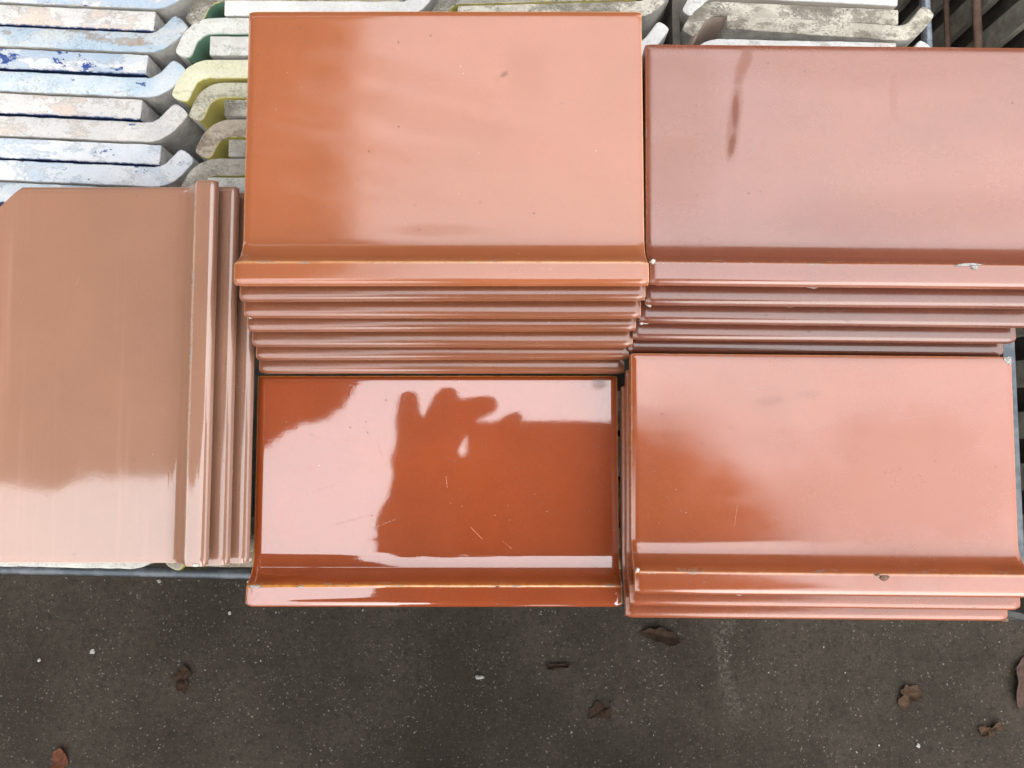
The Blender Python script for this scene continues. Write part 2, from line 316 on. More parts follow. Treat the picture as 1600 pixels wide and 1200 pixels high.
chip(br[0], -.1000, .0055, .0115, .0010, .0026, .0008, CHIPW, 35); chip(br[2], -.0995, .0010, .0060, .0012, .0012, .0008, CHIPW, 36)

# ------------------------------------------------------------------ tiles packed on edge in the crates
def end_mat(name, base, base2, stain, stain2, dark=.35, s1=.52, s2=.60, speck=.5, rim=None):
    base, base2, stain, stain2 = [tuple(c * .74 for c in q) for q in (base, base2, stain, stain2)]
    s = N(name); o = s.obj(); st = s.scale(o, .55, 1, 1)
    col = s.mix(s.ramp(s.noise(st, 75, 6, .7), .38, .62), base, base2)
    d2 = s.noise(s.scale(o, .6, 1.1, 1), 46, 6, .74, .2)
    col = s.mix(s.ramp(d2, s2, s2 + .07, 0, .9), col, stain2)
    ring = s.math('MULTIPLY', s.ramp(d2, s2 - .02, s2 + .015), s.ramp(d2, s2 + .015, s2 + .05, 1, 0)); col = s.mix(s.math('MULTIPLY', ring, .45), col, tuple(c * .5 for c in stain2))
    col = s.mix(s.ramp(s.noise(s.scale(o, .7, 1.2, 1), 70, 6, .7), s1 + .08, s1 + .12), col, stain)
    # sooty grain, denser in drifting patches
    pat = s.ramp(s.noise(o, 38, 4, .6), .42, .68); gr = s.math('MULTIPLY', s.ramp(s.noise(o, 620, 4, .8), .44, .66, 0, 1), s.math('MULTIPLY_ADD', pat, dark * 1.5, dark * .25), clamp=True)
    col = s.mix(gr, col, tuple(c * .30 for c in base2))
    pt = s.ramp(s.voro(o, 430), .08, .2, speck, 0); col = s.mix(s.math('MULTIPLY', pt, s.ramp(s.noise(o, 90, 3), .48, .6)), col, (.035, .03, .025))
    wp = s.ramp(s.voro(s.scale(o, 1.3, 1.3, 1.3), 260), .06, .16, .7, 0); col = s.mix(s.math('MULTIPLY', wp, s.ramp(s.noise(o, 70, 3), .52, .64)), col, (.60, .58, .52))
    if rim: col = s.mix(s.math('MULTIPLY', s.attr('rim'), s.ramp(s.noise(o, 210, 4, .7), .38, .55)), col, rim)
    s.set(Base_Color=col, Roughness=.9)
    s.p.inputs['Specular IOR Level'].default_value = .2
    hh = s.math('ADD', s.noise(o, 700, 5, .75), s.math('MULTIPLY', s.noise(o, 130, 4), 1.8))
    s.put(s.p.inputs['Normal'], s.bump(hh, .8, .0008).outputs[0]); return s.m
def side_glaze(name, c): 
    s = N(name); s.set(Base_Color=s.mix(s.ramp(s.noise(s.obj(), 40, 4), .3, .7), tuple(v * .8 for v in c), c), Roughness=.25, Coat_Weight=.6, Coat_Roughness=.08); return s.m
BISQ = flat_mat('bisque_back', (.26, .245, .22), (.42, .40, .36), 120)
NAVY = (.03, .055, .16)
E_BLUE1 = end_mat('end_white_blue', (.54, .62, .69), (.74, .73, .70), (.035, .075, .26), (.44, .53, .64), .15, .50, .53, .4, NAVY)
E_BLUE2 = end_mat('end_pale_blue_stained', (.42, .53, .62), (.60, .62, .62), (.055, .10, .28), (.40, .27, .15), .35, .56, .55, .5, NAVY)
E_BLUE5 = end_mat('end_pale_blue', (.52, .63, .71), (.68, .72, .74), (.05, .09, .26), (.56, .52, .46), .35, .54, .60, .5, NAVY)
E_BLUE3 = end_mat('end_white_pinkish', (.78, .74, .69), (.68, .66, .63), (.04, .085, .26), (.68, .57, .48), .22, .535, .55, .5, NAVY)
E_BLUE4 = end_mat('end_cold_white', (.74, .78, .82), (.82, .82, .82), (.035, .07, .25), (.60, .69, .78), .14, .51, .54, .4, NAVY)
E_CREAM = end_mat('end_cream_white', (.80, .80, .73), (.70, .68, .62), (.80, .79, .72), (.52, .49, .42), .35, .6, .58, .5, (.26, .36, .28))
E_YEL = end_mat('end_pale_yellow', (.82, .79, .54), (.80, .77, .58), (.82, .79, .58), (.70, .65, .44), .25, .58, .6, .4, (.62, .55, .20))
E_YEL2 = end_mat('end_weathered_yellow', (.68, .65, .49), (.54, .51, .38), (.70, .67, .48), (.36, .32, .23), .5, .56, .56, .7, (.60, .52, .18))
E_BUFF = end_mat('end_buff', (.60, .50, .39), (.46, .39, .30), (.64, .56, .44), (.30, .23, .16), .5, .56, .55, .7, (.60, .52, .18))
E_GREY = end_mat('end_weathered_grey', (.56, .52, .44), (.38, .35, .29), (.62, .59, .50), (.19, .17, .13), .65, .55, .54, 1.0, (.52, .46, .20))
E_GREYP = end_mat('end_lichen_grey', (.76, .70, .58), (.54, .49, .40), (.78, .73, .62), (.24, .21, .16), .65, .55, .52, 1.0)
E_WHITE = end_mat('end_clean_white', (.86, .84, .80), (.78, .76, .72), (.86, .84, .80), (.66, .56, .48), .18, .62, .6, .25)
S_BLUE = side_glaze('side_navy', (.02, .035, .09)); S_GREEN = side_glaze('side_green', (.10, .20, .13)); S_YEL = side_glaze('side_yellow', (.50, .44, .12)); S_PALE = side_glaze('side_cream', (.48, .43, .36)); S_PINK = side_glaze('side_pink', (.62, .48, .40))

def offset_poly(P, d):
    n = len(P); out = []
    for i in range(n):
        a, b, c = P[i - 1], P[i], P[(i + 1) % n]
        e1 = (b - a).normalized(); e2 = (c - b).normalized(); m = Vector((-(e1.y + e2.y), e1.x + e2.x))
        m = m.normalized() if m.length > 1e-6 else Vector((-e1.y, e1.x))
        out.append(b + m * d)
    return out
def bar_mesh(L, t, Rc, th, ext, depth, seed, plain_r=.0006):
    """tile seen from its end: straight slab from the plain end at u=0 to the bend at u=L, then a toe curling to +v"""
    th = R(th); C = []; nb = 14
    ns = 30
    for k in range(ns): C.append((L * k / ns, 0, 0))
    for k in range(nb + 1): a = th * k / nb; C.append((L + Rc * math.sin(a), Rc * (1 - math.cos(a)), a))
    ex, ez = C[-1][0], C[-1][1]
    for k in (1, 2): C.append((ex + ext * k / 2 * math.cos(th), ez + ext * k / 2 * math.sin(th), th))
    h = t / 2; jag = lambda i, s: .00030 * noise.noise(Vector((i * .37, s * 5.3, seed * 7.7))) + .00032 * min(0, noise.noise(Vector((i * 1.3, s * 9.3, seed * 3.1))) + .1)
    up = []; dn = []
    for i, (u, v, a) in enumerate(C):
        nx, ny = -math.sin(a), math.cos(a); up.append(Vector((u + nx * (h + jag(i, 0)), v + ny * (h + jag(i, 0))))); dn.append(Vector((u - nx * (h + jag(i, 1)), v - ny * (h + jag(i, 1)))))
    # blunt rounded tip
    e = Vector((C[-1][0], C[-1][1])); d = Vector((math.cos(th), math.sin(th))); q = Vector((-d.y, d.x)); tip = []
    for k in range(1, 6):
        a = -math.pi / 2 + math.pi * k / 6; tip.append(e + q * (h * .98 * math.sin(a)) + d * (h * .55 * math.cos(a) ** .6))
    c = plain_r; up[0] = Vector((c, h)); dn[0] = Vector((c, -h)); start = [Vector((0, h - c)), Vector((0, -h + c))]
    P = dn + tip + list(reversed(up)) + start
    nd, nt, nu = len(dn), len(tip), len(up)
    bm = bmesh.new(); lv = []; rimL = bm.verts.layers.float.new('rim')
    for inset, z in ((.0008, 0), (.00025, -.0003), (0, -.0009), (0, -depth)):
        Q = offset_poly(P, inset) if inset else P
        lv.append([bm.verts.new((p.x, p.y, z + (.0002 * noise.noise(Vector((p.x * 120, p.y * 120, seed))) if z > -.001 else 0))) for p in Q])
    for li, ring in enumerate(lv):
        for i, v in enumerate(ring): v[rimL] = (0, .75, 1, 1)[li] if nd + nt - 2 <= i < nd + nt + nu + 1 else 0
    f = bm.faces.new(lv[0]); f.material_index = 0
    for li in range(3):
        a, b = lv[li], lv[li + 1]
        for i in range(len(P)):
            j = (i + 1) % len(P); f = bm.faces.new((a[i], b[i], b[j], a[j]))
            f.material_index = 0 if li < 2 else (1 if nd + nt - 2 <= i < nd + nt + nu - 1 else 2)
    bm.faces.new(list(reversed(lv[-1]))).material_index = 2
    bmesh.ops.recalc_face_normals(bm, faces=bm.faces)
    me = bpy.data.meshes.new('packed_tile'); bm.to_mesh(me); bm.free(); return me
def packed(mode, at, x, y, ang, L, t, mats, label, group, Rc=17, th=50, ext=8, dz=0., seed=[0]):
    """mode 'R': toe to the right curling away; 'L': the same tile turned round. at: which end (x, y) names. millimetres"""
    seed[0] += 1
    me = bar_mesh(L / 1000, t / 1000, Rc / 1000, th, ext / 1000, .115, seed[0])
    o = link('packed_tile', me, [mats[0], mats[1], BISQ], None, 35)
    a = R(ang) + (math.pi if mode == 'L' else 0); p = Vector((x, y)) / 1000
    if at == 'bend': p -= Vector((math.cos(a), math.sin(a))) * L / 1000
    o.location = (p.x, p.y, -.0135 + dz / 1000); o.rotation_euler = (0, 0, a); return tag(o, label, 'tile', group)
GB = 'blue stained tiles packed on edge'; GM = 'green and yellow tiles packed on edge'; GC = 'weathered pale tiles packed on edge'; GW = 'pale tiles under the glazed stacks'
A = -2.7
packed('R', 'bend', -213, 262, A, 105, 12, (E_BLUE1, S_BLUE), 'blue splashed tile end at the top left picture edge with curled toe', GB)
packed('L', 'plain', -211.5, 248.3, A, 105, 12, (E_BLUE3, S_BLUE), 'square ended grey white tile, uppermost square end of the blue stained column', GB)
packed('R', 'bend', -216, 235.3, A, 105, 12, (E_BLUE2, S_BLUE), 'curled tile end with large brown stains, uppermost full toe in the blue column', GB)
packed('L', 'plain', -215, 221.7, A, 105, 12, (E_BLUE1, S_BLUE), 'square ended pale blue tile, second square end down in the blue stained column', GB)
packed('R', 'bend', -216, 208, A, 105, 12, (E_BLUE5, S_BLUE), 'pale blue curled tile end with a rusty mark on its toe', GB)
packed('L', 'plain', -217.5, 194.6, A, 105, 12, (E_BLUE3, S_BLUE), 'square ended whitish pink tile, third square end down in the blue column', GB)
packed('R', 'bend', -215, 181, A, 105, 12, (E_BLUE3, S_BLUE), 'plain whitish curled tile end with a blue patch on its toe', GB, ext=9)
packed('L', 'plain', -205.5, 167.2, A, 105, 12, (E_BLUE4, S_BLUE), 'square ended cold white tile, lowest square end fully seen in the blue column', GB)
packed('R', 'bend', -210, 154.2, A, 105, 12, (E_BLUE4, S_BLUE), 'cold white curled tile end just behind the dusty brown tile', GB)
packed('L', 'plain', -214, 141.2, A, 105, 12, (E_BLUE1, S_BLUE), 'blue stained tile mostly hidden, showing beside the cut corner of the brown tile', GB)
packed('L', 'bend', -171, 265.5, 0, 104, 10.5, (E_GREY, S_GREEN), 'grey tile with green glazed inside curling down at the top picture edge', GM, 16, 68, 6.5)
packed('R', 'plain', -170.6, 256.5, -.4, 104, 9.6, (E_WHITE, S_GREEN), 'clean white square ended tile along the top edge behind the peach tile', GM, 16, 50, 8)
packed('L', 'bend', -176.5, 245.4, 0, 104, 10.3, (E_CREAM, S_GREEN), 'white hook shaped tile end with bright green glaze inside its curl', GM, 16, 68, 6.5)
packed('R', 'plain', -178.7, 233.3, 0, 104, 12, (E_CREAM, S_GREEN), 'blocky pinkish white tile end tucked under the green lined hook', GM)
packed('L', 'bend', -177.5, 219.2, 0, 104, 11.4, (E_YEL, S_YEL), 'bright pale yellow hook shaped tile end, the yellowest of its column', GM, 16, 68, 6.5)
packed('L', 'bend', -169, 206.3, .2, 104, 9.6, (E_YEL2, S_YEL), 'speckled cream yellow hook tile end nested below the bright yellow one', GM, 15, 68, 6.5)
packed('R', 'plain', -169.1, 195.6, 0, 104, 10, (E_GREY, S_YEL), 'small dark grey square tile end nested inside a yellow lined hook', GM)
packed('L', 'bend', -164, 183.3, 0, 104, 11, (E_BUFF, S_YEL), 'buff brown hook tile end with pale yellow glaze inside', GM, 15, 66, 6)
packed('R', 'plain', -166, 171.3, 0, 104, 10.6, (E_GREY, S_YEL), 'grey square tile end below the buff brown hook', GM)
packed('L', 'bend', -171, 160, -.5, 104, 10.5, (E_GREY, S_YEL), 'pale grey hook tile end touching the lip of the dusty brown tile', GM, 17, 64, 6)
packed('R', 'plain', -178, 149.2, 0, 104, 9.4, (E_CREAM, S_YEL), 'cream tile edge with a thin yellow line, just above the brown lips', GM)
packed('L', 'bend', -30, 263.3, 1.6, 104, 9.2, (E_GREY, S_YEL), 'grey tile with a long yellow glazed line at the top picture edge', GC, 14, 66, 5)
packed('R', 'plain', -32.2, 253.0, 1.6, 106, 9.6, (E_GREYP, S_PALE), 'mottled grey curled tile peeking out behind the peach tile', GC, 16, 48, 8)
packed('R', 'bend', 71.5, 231, 1, 104, 8.6, (E_WHITE, S_PALE), 'white toe tip showing in the gap between the two rear stacks', GC, 15, 52, 9.5)
packed('L', 'plain', 229, 250.6, -2.9, 106, 9.4, (E_GREYP, S_PINK), 'weathered pale hook tile with pink glazed inside near the top right', GC, 16, 64, 6)
packed('R', 'plain', 127, 248.2, -4.0, 101, 9.4, (E_GREYP, S_PALE), 'lichen speckled grey tile with its toe curling up over the steel tube', GC, 15, 56, 8.5)
packed('L', 'plain', 227, 230.5, -1.3, 104, 9.4, (E_WHITE, S_PALE), 'clean white tile edge just behind the mauve brown top tile', GC, 16, 64, 6)
packed('R', 'bend', 225.5, 219.5, -2, 100, 9, (E_WHITE, S_PALE), 'small white toe tip against the steel tube behind the mauve tile', GC, 15, 56, 9)
packed('L', 'plain', 229, 262.4, -2.9, 106, 9.4, (E_WHITE, S_PALE), 'sliver of white tile at the very top edge near the steel tube', GC, 16, 64, 6)
for k in range(8):
    packed('L' if k % 2 else 'R', 'plain', 96 if k % 2 else 8, 24 - 12.9 * k, -1, 86, 11.6, (E_GREY if k % 3 else E_CREAM, S_PALE), 'pale packed tile glimpsed in the narrow gap beside the burnt orange tile', GW, 8, 40, 2)
packed('R', 'plain', -300, -64.5, -1.2, 84, 11, (E_CREAM, S_PALE), 'cream tile edge showing under the front of the dusty brown tile', GW, 16, 56, 6, dz=-1)
packed('L', 'bend', -176, -56.5, -1.2, 30, 10, (E_GREY, S_YEL), 'grey tile with greenish yellow toe under the brown lips at the front', GW, 14, 66, 5, dz=-1)
packed('R', 'plain', -174, -66, -1.2, 60, 9, (E_BUFF, S_PALE), 'dirty buff tile edge behind the front crate rail below the brown lips', GW, 10, 40, 3, dz=-2)

# ------------------------------------------------------------------ crates
def steel(name, a, b, rough=.4):
    s = N(name); o = s.obj(); f = s.noise(o, 90, 5, .7)
    s.set(Base_Color=s.mix(s.ramp(f, .4, .7), a, b), Roughness=s.ramp(f, .3, .7, rough * .7, rough * 1.3), Metallic=.6)
    s.put(s.p.inputs['Normal'], s.bump(s.noise(o, 500, 4), .3, .0004).outputs[0]); return s.m
M_RAIL = steel('painted_blue_grey_steel', (.055, .065, .075), (.13, .14, .15), .45)
M_TUBE = steel('galvanised_tube', (.10, .115, .135), (.19, .205, .225), .30)
M_DARK = steel('dark_steel', (.030, .030, .030), (.075, .072, .066), .55)
M_RUST = flat_mat('rusty_rod', (.10, .06, .042), (.20, .12, .085), 150, .85)
M_BOARD = flat_mat('dark_board', (.05, .042, .034), (.11, .095, .078), 60, .85)
GROUND = -.55
def empty(name, loc, label, cat, group=None):
    o = bpy.data.objects.new(name, None); COL.objects.link(o); o.location = loc; o.empty_display_size = .05; return tag(o, label, cat, group)
def part(name, root, mat, build, smooth=None):
    bm = bmesh.new(); build(bm)
    bmesh.ops.translate(bm, verts=bm.verts, vec=-Vector(root.location)); return frombm(name, bm, mat, root, smooth)
# front crate
ca = empty('metal_crate', (0, .03, GROUND), 'dark steel crate carrying the glazed tile stacks above the ground', 'crate')
FR = lambda x: -.0755 - .0205 * (x + .15)
part('front_rail', ca, M_RAIL, lambda bm: tube(bm, (-.43, FR(-.43), -.0215), (.292, FR(.292), -.0215), .0030, seg=16), 40)
part('front_rail', ca, M_DARK, lambda bm: tube(bm, (-.43, FR(-.43) , -.20), (.292, FR(.292), -.20), .0030, seg=10), 40)
part('side_rail', ca, M_RAIL, lambda bm: (box(bm, .2838, .2868, -.088, .135, -.044, -.0165), box(bm, .2869, .2925, -.088, .135, -.0225, -.0195)))
part('side_rail', ca, M_RAIL, lambda bm: box(bm, -.436, -.430, -.07, .135, -.044, -.0165))
part('rail_bolt', ca, M_TUBE, lambda bm: tube(bm, (.2926, .0522, -.030), (.2965, .0522, -.030), .0022, .0018, 8))
part('corner_brace', ca, M_DARK, lambda bm: tube(bm, (.262, -.0935, -.0300), (.345, -.1120, -.0300), .0034, seg=6))
for x in (-.433, .289):
    for y in (-.075, .13):
        part('post', ca, M_DARK, lambda bm: box(bm, x - .006, x + .006, y - .006, y + .006, GROUND, -.046))
for k in range(18):
    x = -.41 + k * .04
    part('upright_wire', ca, M_DARK, lambda bm: tube(bm, (x, FR(x) + .0052, -.46), (x, FR(x) + .0052, -.026), .0020, seg=6, cap=False))
part('floor_panel', ca, M_BOARD, lambda bm: box(bm, -.43, .283, -.062, .13, -.142, -.132))
part('floor_panel', ca, M_BOARD, lambda bm: box(bm, -.43, .283, -.062, .13, -.47, -.46))
# rear crate
cb = empty('metal_crate', (0, .3, GROUND), 'galvanised tube crate holding the packed tile ends at the back', 'crate')
part('side_tube', cb, M_TUBE, lambda bm: tube(bm, (.2535, .15, -.0275), (.2505, .46, -.0275), .0031, seg=20), 50)
part('side_tube', cb, M_TUBE, lambda bm: tube(bm, (-.436, .15, -.0275), (-.436, .46, -.0275), .0031, seg=16), 50)
part('back_tube', cb, M_TUBE, lambda bm: tube(bm, (-.436, .46, -.0275), (.2505, .46, -.0275), .0031, seg=16), 50)
part('divider', cb, M_BOARD, lambda bm: box(bm, .0965, .1010, .15, .45, -.13, -.021))
part('floor_panel', cb, M_BOARD, lambda bm: box(bm, -.43, .247, .15, .455, -.142, -.132))
for x in (-.433, .2515):
    for y in (.155, .452):
        part('post', cb, M_TUBE, lambda bm: tube(bm, (x, y, GROUND), (x, y, -.031), .0035, seg=10), 50)
# neighbouring slatted crate
cc = empty('slatted_crate', (.36, .15, GROUND), 'dark slatted crate with rusty rods at the top right corner', 'crate')
for k in range(17):
    y = -.10 + k * .034; m = flat_mat('slat_grey', (.22, .205, .17), (.40, .375, .31), 80, .7) if k == 0 else m
    part('slat', cc, m, lambda bm: box(bm, .336, .341, y, y + .0175, -.53, -.03))
for z, rr in ((-.142, .0021), (-.104, .0030), (-.30, .003)):
    part('rod', cc, M_RUST, lambda bm: tube(bm, (.330, -.12, z), (.330, .50, z), rr, seg=10), 50)
part('back_panel', cc, M_BOARD, lambda bm: box(bm, .350, .356, -.12, .50, -.53, -.05))
part('foot', cc, M_DARK, lambda bm: box(bm, .334, .36, -.12, -.10, GROUND, -.53)); part('foot', cc, M_DARK, lambda bm: box(bm, .334, .36, .47, .49, GROUND, -.53))

# ------------------------------------------------------------------ ground
s = N('speckled_concrete'); o = s.obj(False)
col = s.mix(s.ramp(s.noise(o, 4, 6, .7), .38, .62), (.023, .0182, .0132), (.037, .0302, .0225))
col = s.mix(s.ramp(s.noise(o, 120, 6, .8), .45, .66, 0, .75), col, (.014, .0115, .009))
x_, y_, _z = s.xyz(o); scf = s.math('ABSOLUTE', s.math('ADD', s.math('SUBTRACT', x_, .262), s.math('MULTIPLY_ADD', s.noise(o, 14, 3), .05, -.025)))
scf = s.math('MULTIPLY', s.math('MULTIPLY', s.ramp(scf, .004, .016, 1, 0), s.ramp(s.noise(o, 260, 5, .8), .47, .6)), s.ramp(y_, -.36, -.30))
col = s.mix(s.math('MULTIPLY', scf, .32), col, (.15, .135, .115))
col = s.mix(s.ramp(s.noise(o, 300, 5, .8), .54, .68, 0, .75), col, (.064, .054, .042))
ow = s.n('ShaderNodeVectorMath', operation='ADD'); nz = s.n('ShaderNodeTexNoise'); s.put(nz.inputs['Vector'], o); nz.inputs['Scale'].default_value = 420; nz.inputs['Detail'].default_value = 3
s.put(ow.inputs[0], o); s.put(ow.inputs[1], s.scale(nz.outputs['Color'], .0035, .0035, .0035)); ow = ow.outputs[0]
for sc_, lo, hi, nsc, nlo, c, amt in ((165, .10, .22, 21, .46, (.17, .157, .132), .55), (62, .035, .075, 30, .52, (.38, .36, .32), .9), (330, .12, .26, 55, .48, (.12, .108, .09), .6), (110, .05, .12, 9, .50, (.24, .222, .19), .8)):
    v = s.ramp(s.voro(ow, sc_), lo, hi, 1, 0); k = s.ramp(s.noise(o, nsc, 4, .7), nlo, nlo + .10)
    col = s.mix(s.math('MULTIPLY', s.math('MULTIPLY', v, k), amt), col, c)
s.set(Base_Color=col, Roughness=.9); s.p.inputs['Specular IOR Level'].default_value = .12
hh = s.math('ADD', s.noise(o, 300, 6, .75), s.math('MULTIPLY', s.noise(o, 40, 4), 2))
s.put(s.p.inputs['Normal'], s.bump(hh, .6, .0015).outputs[0])
bm = bmesh.new(); bmesh.ops.create_grid(bm, x_segments=2, y_segments=2, size=30)
g = frombm('ground', bm, s.m); g.location = (0, 0, GROUND); tag(g, kind='structure')

# dead leaves and stones on it
LEAF = {}
def leafmat(name, a, b):
    s = N(name); o = s.obj(); c = s.mix(s.ramp(s.noise(o, 120, 5, .7), .3, .7), a, b)
    s.set(Base_Color=c, Roughness=1.0); s.p.inputs['Specular IOR Level'].default_value = .05; s.put(s.p.inputs['Normal'], s.bump(s.noise(o, 200, 4), .6, .001).outputs[0]); return s.m
L_RED = leafmat('leaf_red_brown', (.055, .021, .012), (.100, .042, .025)); L_DK = leafmat('leaf_dark', (.018, .0115, .0080), (.034, .022, .015)); L_TAN = leafmat('leaf_tan', (.032, .020, .013), (.072, .046, .030)); L_PUR = leafmat('leaf_purplish', (.040, .025, .021), (.075, .048, .040))
def leaf(x, y, lx, ly, rot, mat, label, seed, lob=.35, curl=.004):
    rnd = random.Random(seed); bm = bmesh.new(); n = 34; rings = []
    ph = [rnd.uniform(0, 6.28) for _ in range(4)]
    for q in (0.0, .2, .4, .6, .8, .92, 1.0):
        ring = []
        for i in range(n):
            a = 2 * math.pi * i / n
            rr = 1 - lob * .5 + lob * .45 * math.sin(2 * a + ph[0]) + lob * .35 * math.sin(3 * a + ph[1]) + lob * .22 * math.sin(7 * a + ph[2]) + lob * .5 * noise.noise(Vector((math.cos(a) * 2.3, math.sin(a) * 2.3, seed * 4.4)))
            px, py = lx * q * rr * math.cos(a), ly * q * rr * math.sin(a)
            z = .0016 + curl * (q ** 2) * (.5 + .5 * math.sin(2 * a + ph[3])) + .0030 * abs(noise.noise(Vector((px * 110, py * 110, seed)))) - .0022 * math.exp(-(py / (ly * .12)) ** 2)
            ring.append((px, py, max(z, .0009)))
        rings.append(ring)
    c = bm.verts.new((0, 0, .0018)); prev = None
    for r_ in rings[1:]:
        vs = [bm.verts.new(p) for p in r_]
        for i in range(n):
            j = (i + 1) % n
            if prev is None: bm.faces.new((c, vs[i], vs[j]))
            else: bm.faces.new((prev[i], vs[i], vs[j], prev[j]))
        prev = vs
    me = bpy.data.meshes.new('dead_leaf'); bm.normal_update()
    ex = bmesh.ops.solidify(bm, geom=bm.faces[:], thickness=.0005); bm.to_mesh(me); bm.free()
    o = link('dead_leaf', me, mat, None, 60); o.location = (x, y, GROUND); o.rotation_euler = (0, 0, rot)
    st = bmesh.new(); tube(st, (lx * .7, 0, .0016), (lx * 1.25, ly * .2, .0022), .0006, .0004, 6); frombm('stalk', st, mat, o)
    return tag(o, label, 'leaf', 'dead leaves on the ground')
leaf(-.545, -.385, .019, .012, 1.2, L_RED, 'reddish brown leaf cut by the bottom left picture edge', 1, .3)
leaf(-.400, -.287, .013, .016, .3, L_DK, 'faint dark brown leaf below the dusty brown stack', 2, .4, .001)
leaf(.181, -.2355, .024, .012, -.25, L_DK, 'dark brown crumpled leaf just below the front right stack corner', 3, .35)
leaf(.0545, -.272, .014, .006, .05, L_DK, 'small blackish leaf scrap below the burnt orange tile', 4, .4)
leaf(.106, -.325, .017, .012, .6, L_DK, 'barely visible dark leaf pressed flat near the bottom centre', 5, .5, .0006)
leaf(.480, -.306, .017, .017, -.7, L_TAN, 'torn tan leaf fragment on the open concrete at right', 6, .5)
leaf(.577, -.348, .015, .012, .4, L_TAN, 'ragged light tan leaf scrap near the bottom right corner', 7, .6)
leaf(.622, -.292, .030, .018, 1.45, L_PUR, 'large purplish leaf cut by the right picture edge', 8, .15, .009)
STONE = flat_mat('white_stone', (.16, .152, .138), (.30, .29, .27), 300, .8)
for i, (x, y, r, lab) in enumerate([(-.5105, -.255, .0038, 'roundest white pebble on the concrete at far left'), (-.039, -.285, .0072, 'flat pale stone chip below the burnt orange tile'), (-.432, -.1705, .0032, 'white pebble cluster stone just in front of the crate rail at left'), (-.322, -.171, .003, 'white pebble near the left corner of the burnt orange tile'),
                                  (.575, -.205, .0030, 'small white pebble at the right below the front right stack'), (.49, -.366, .0034, 'white pebble near the bottom edge at right'), (-.345, -.209, .0028, 'small white pebble in the dark patch left of the orange lip'), (-.575, -.265, .0026, 'tiny white pebble by the left picture edge')]):
    r *= .72; bm = bmesh.new(); bmesh.ops.create_icosphere(bm, subdivisions=2, radius=r)
    for v in bm.verts:
        v.co *= 1 + .8 * noise.noise(v.co * (1.3 / r) + Vector((i * 3.3, 0, 0))); v.co.z *= .5
        if i == 1: v.co.y *= .5
    o = frombm('pebble', bm, STONE, None, 30); o.location = (x, y, GROUND + r * .35); tag(o, lab, 'pebble', 'pale pebbles on the ground')

# ------------------------------------------------------------------ awning overhead, seen only mirrored in the glazes
edge = [(-.52, 2.55), (-.53, 2.2), (-.515, 1.4), (-.53, .8), (-.50, .32), (-.53, .16), (-.60, .075), (-.78, .03), (-.95, -.05), (-1.15, -.12), (-1.32, -.105), (-1.5, -.15), (-1.75, -.12), (-2.2, -.15), (-5.0, -.13)]
aw = empty('awning', (-2.9, 1.5, GROUND), 'beige canvas awning overhead, mirrored as the dull area in the left tiles', 'awning')
M_CAN = N('canvas'); _o = M_CAN.obj(False); M_CAN.set(Base_Color=M_CAN.mix(M_CAN.ramp(M_CAN.noise(_o, 6, 4), .3, .7), (.22, .18, .14), (.34, .29, .23)), Roughness=.95); M_CAN = M_CAN.m
def canv(bm):
    P = []
    for i in range(len(edge) - 1):
        for k in range(6):
            t = k / 6; x = edge[i][0] * (1 - t) + edge[i + 1][0] * t; y = edge[i][1] * (1 - t) + edge[i + 1][1] * t
            P.append((x + .03 * noise.noise(Vector((i + t, 3, 1)) * 3), y + .03 * noise.noise(Vector((i + t, 9, 4)) * 3)))
    P += [(-5.0, -.13), (-5.0, 2.55)]
    top = [bm.verts.new((x, y, 2.2)) for x, y in P]; bot = [bm.verts.new((x, y, 2.16)) for x, y in P]
    bm.faces.new(top); bm.faces.new(list(reversed(bot)))
    for i in range(len(P)): j = (i + 1) % len(P); bm.faces.new((top[i], bot[i], bot[j], top[j]))
    bmesh.ops.recalc_face_normals(bm, faces=bm.faces)
part('canopy', aw, M_CAN, canv)
for x, y in ((-4.9, .1), (-4.9, 2.5), (-.9, 2.5)):
    part('pole', aw, M_DARK, lambda bm: tube(bm, (x, y, GROUND), (x, y, 2.158), .025, seg=12), 50)

# ------------------------------------------------------------------ yard wall behind the crates, mirrored as the dark bands in the coves
yw = empty('yard_wall', (0, 2.6, GROUND), 'dark yard wall behind the crates, mirrored in the curved coves', 'wall')
M_WALL = flat_mat('sooty_render', (.035, .030, .026), (.065, .056, .048), 9, .95, .5, .004)
part('wall_body', yw, M_WALL, lambda bm: box(bm, -4, 4, 2.6, 2.8, GROUND, 1.95)); part('added_side_blocker', yw, M_WALL, lambda bm: box(bm, -5.3, -5.1, -3, 2.5, GROUND, 2.15)); part('coping', yw, M_BOARD, lambda bm: box(bm, -4.02, 4.02, 2.56, 2.84, 1.951, 2.01))  # unseen left piece added to keep low sky out of the left coves

# ------------------------------------------------------------------ the photographer, leaning over (seen only mirrored in the glazes)
def blob(bm, c, r, sub=3):
    q = bmesh.ops.create_icosphere(bm, subdivisions=sub, radius=1)
    for v in q['verts']: v.co = Vector((c[0] + v.co.x * r[0], c[1] + v.co.y * r[1], c[2] + v.co.z * r[2]))
def limb(bm, pts):
    for (a, ra), (b, rb) in zip(pts, pts[1:]): tube(bm, a, b, ra, rb, 14)
    for a, ra in pts: blob(bm, a, (ra, ra, ra), 2)
hz = .49
bm = bmesh.new()
hip = (0.04, -.66, .33); chest = (.04, -.33, .60); neck = (.045, -.17, .67)
limb(bm, [(hip, .150), ((.04, -.50, .47), .145), (chest, .155), ((.045, -.24, .635), .115), (neck, .065), ((.045, -.10, .70), .058)])
blob(bm, (.04, -.36, .595), (.205, .13, .13)); blob(bm, (.05, -.20, .63), (.215, .150, .09)); blob(bm, (.04, -.66, .31), (.17, .13, .15))
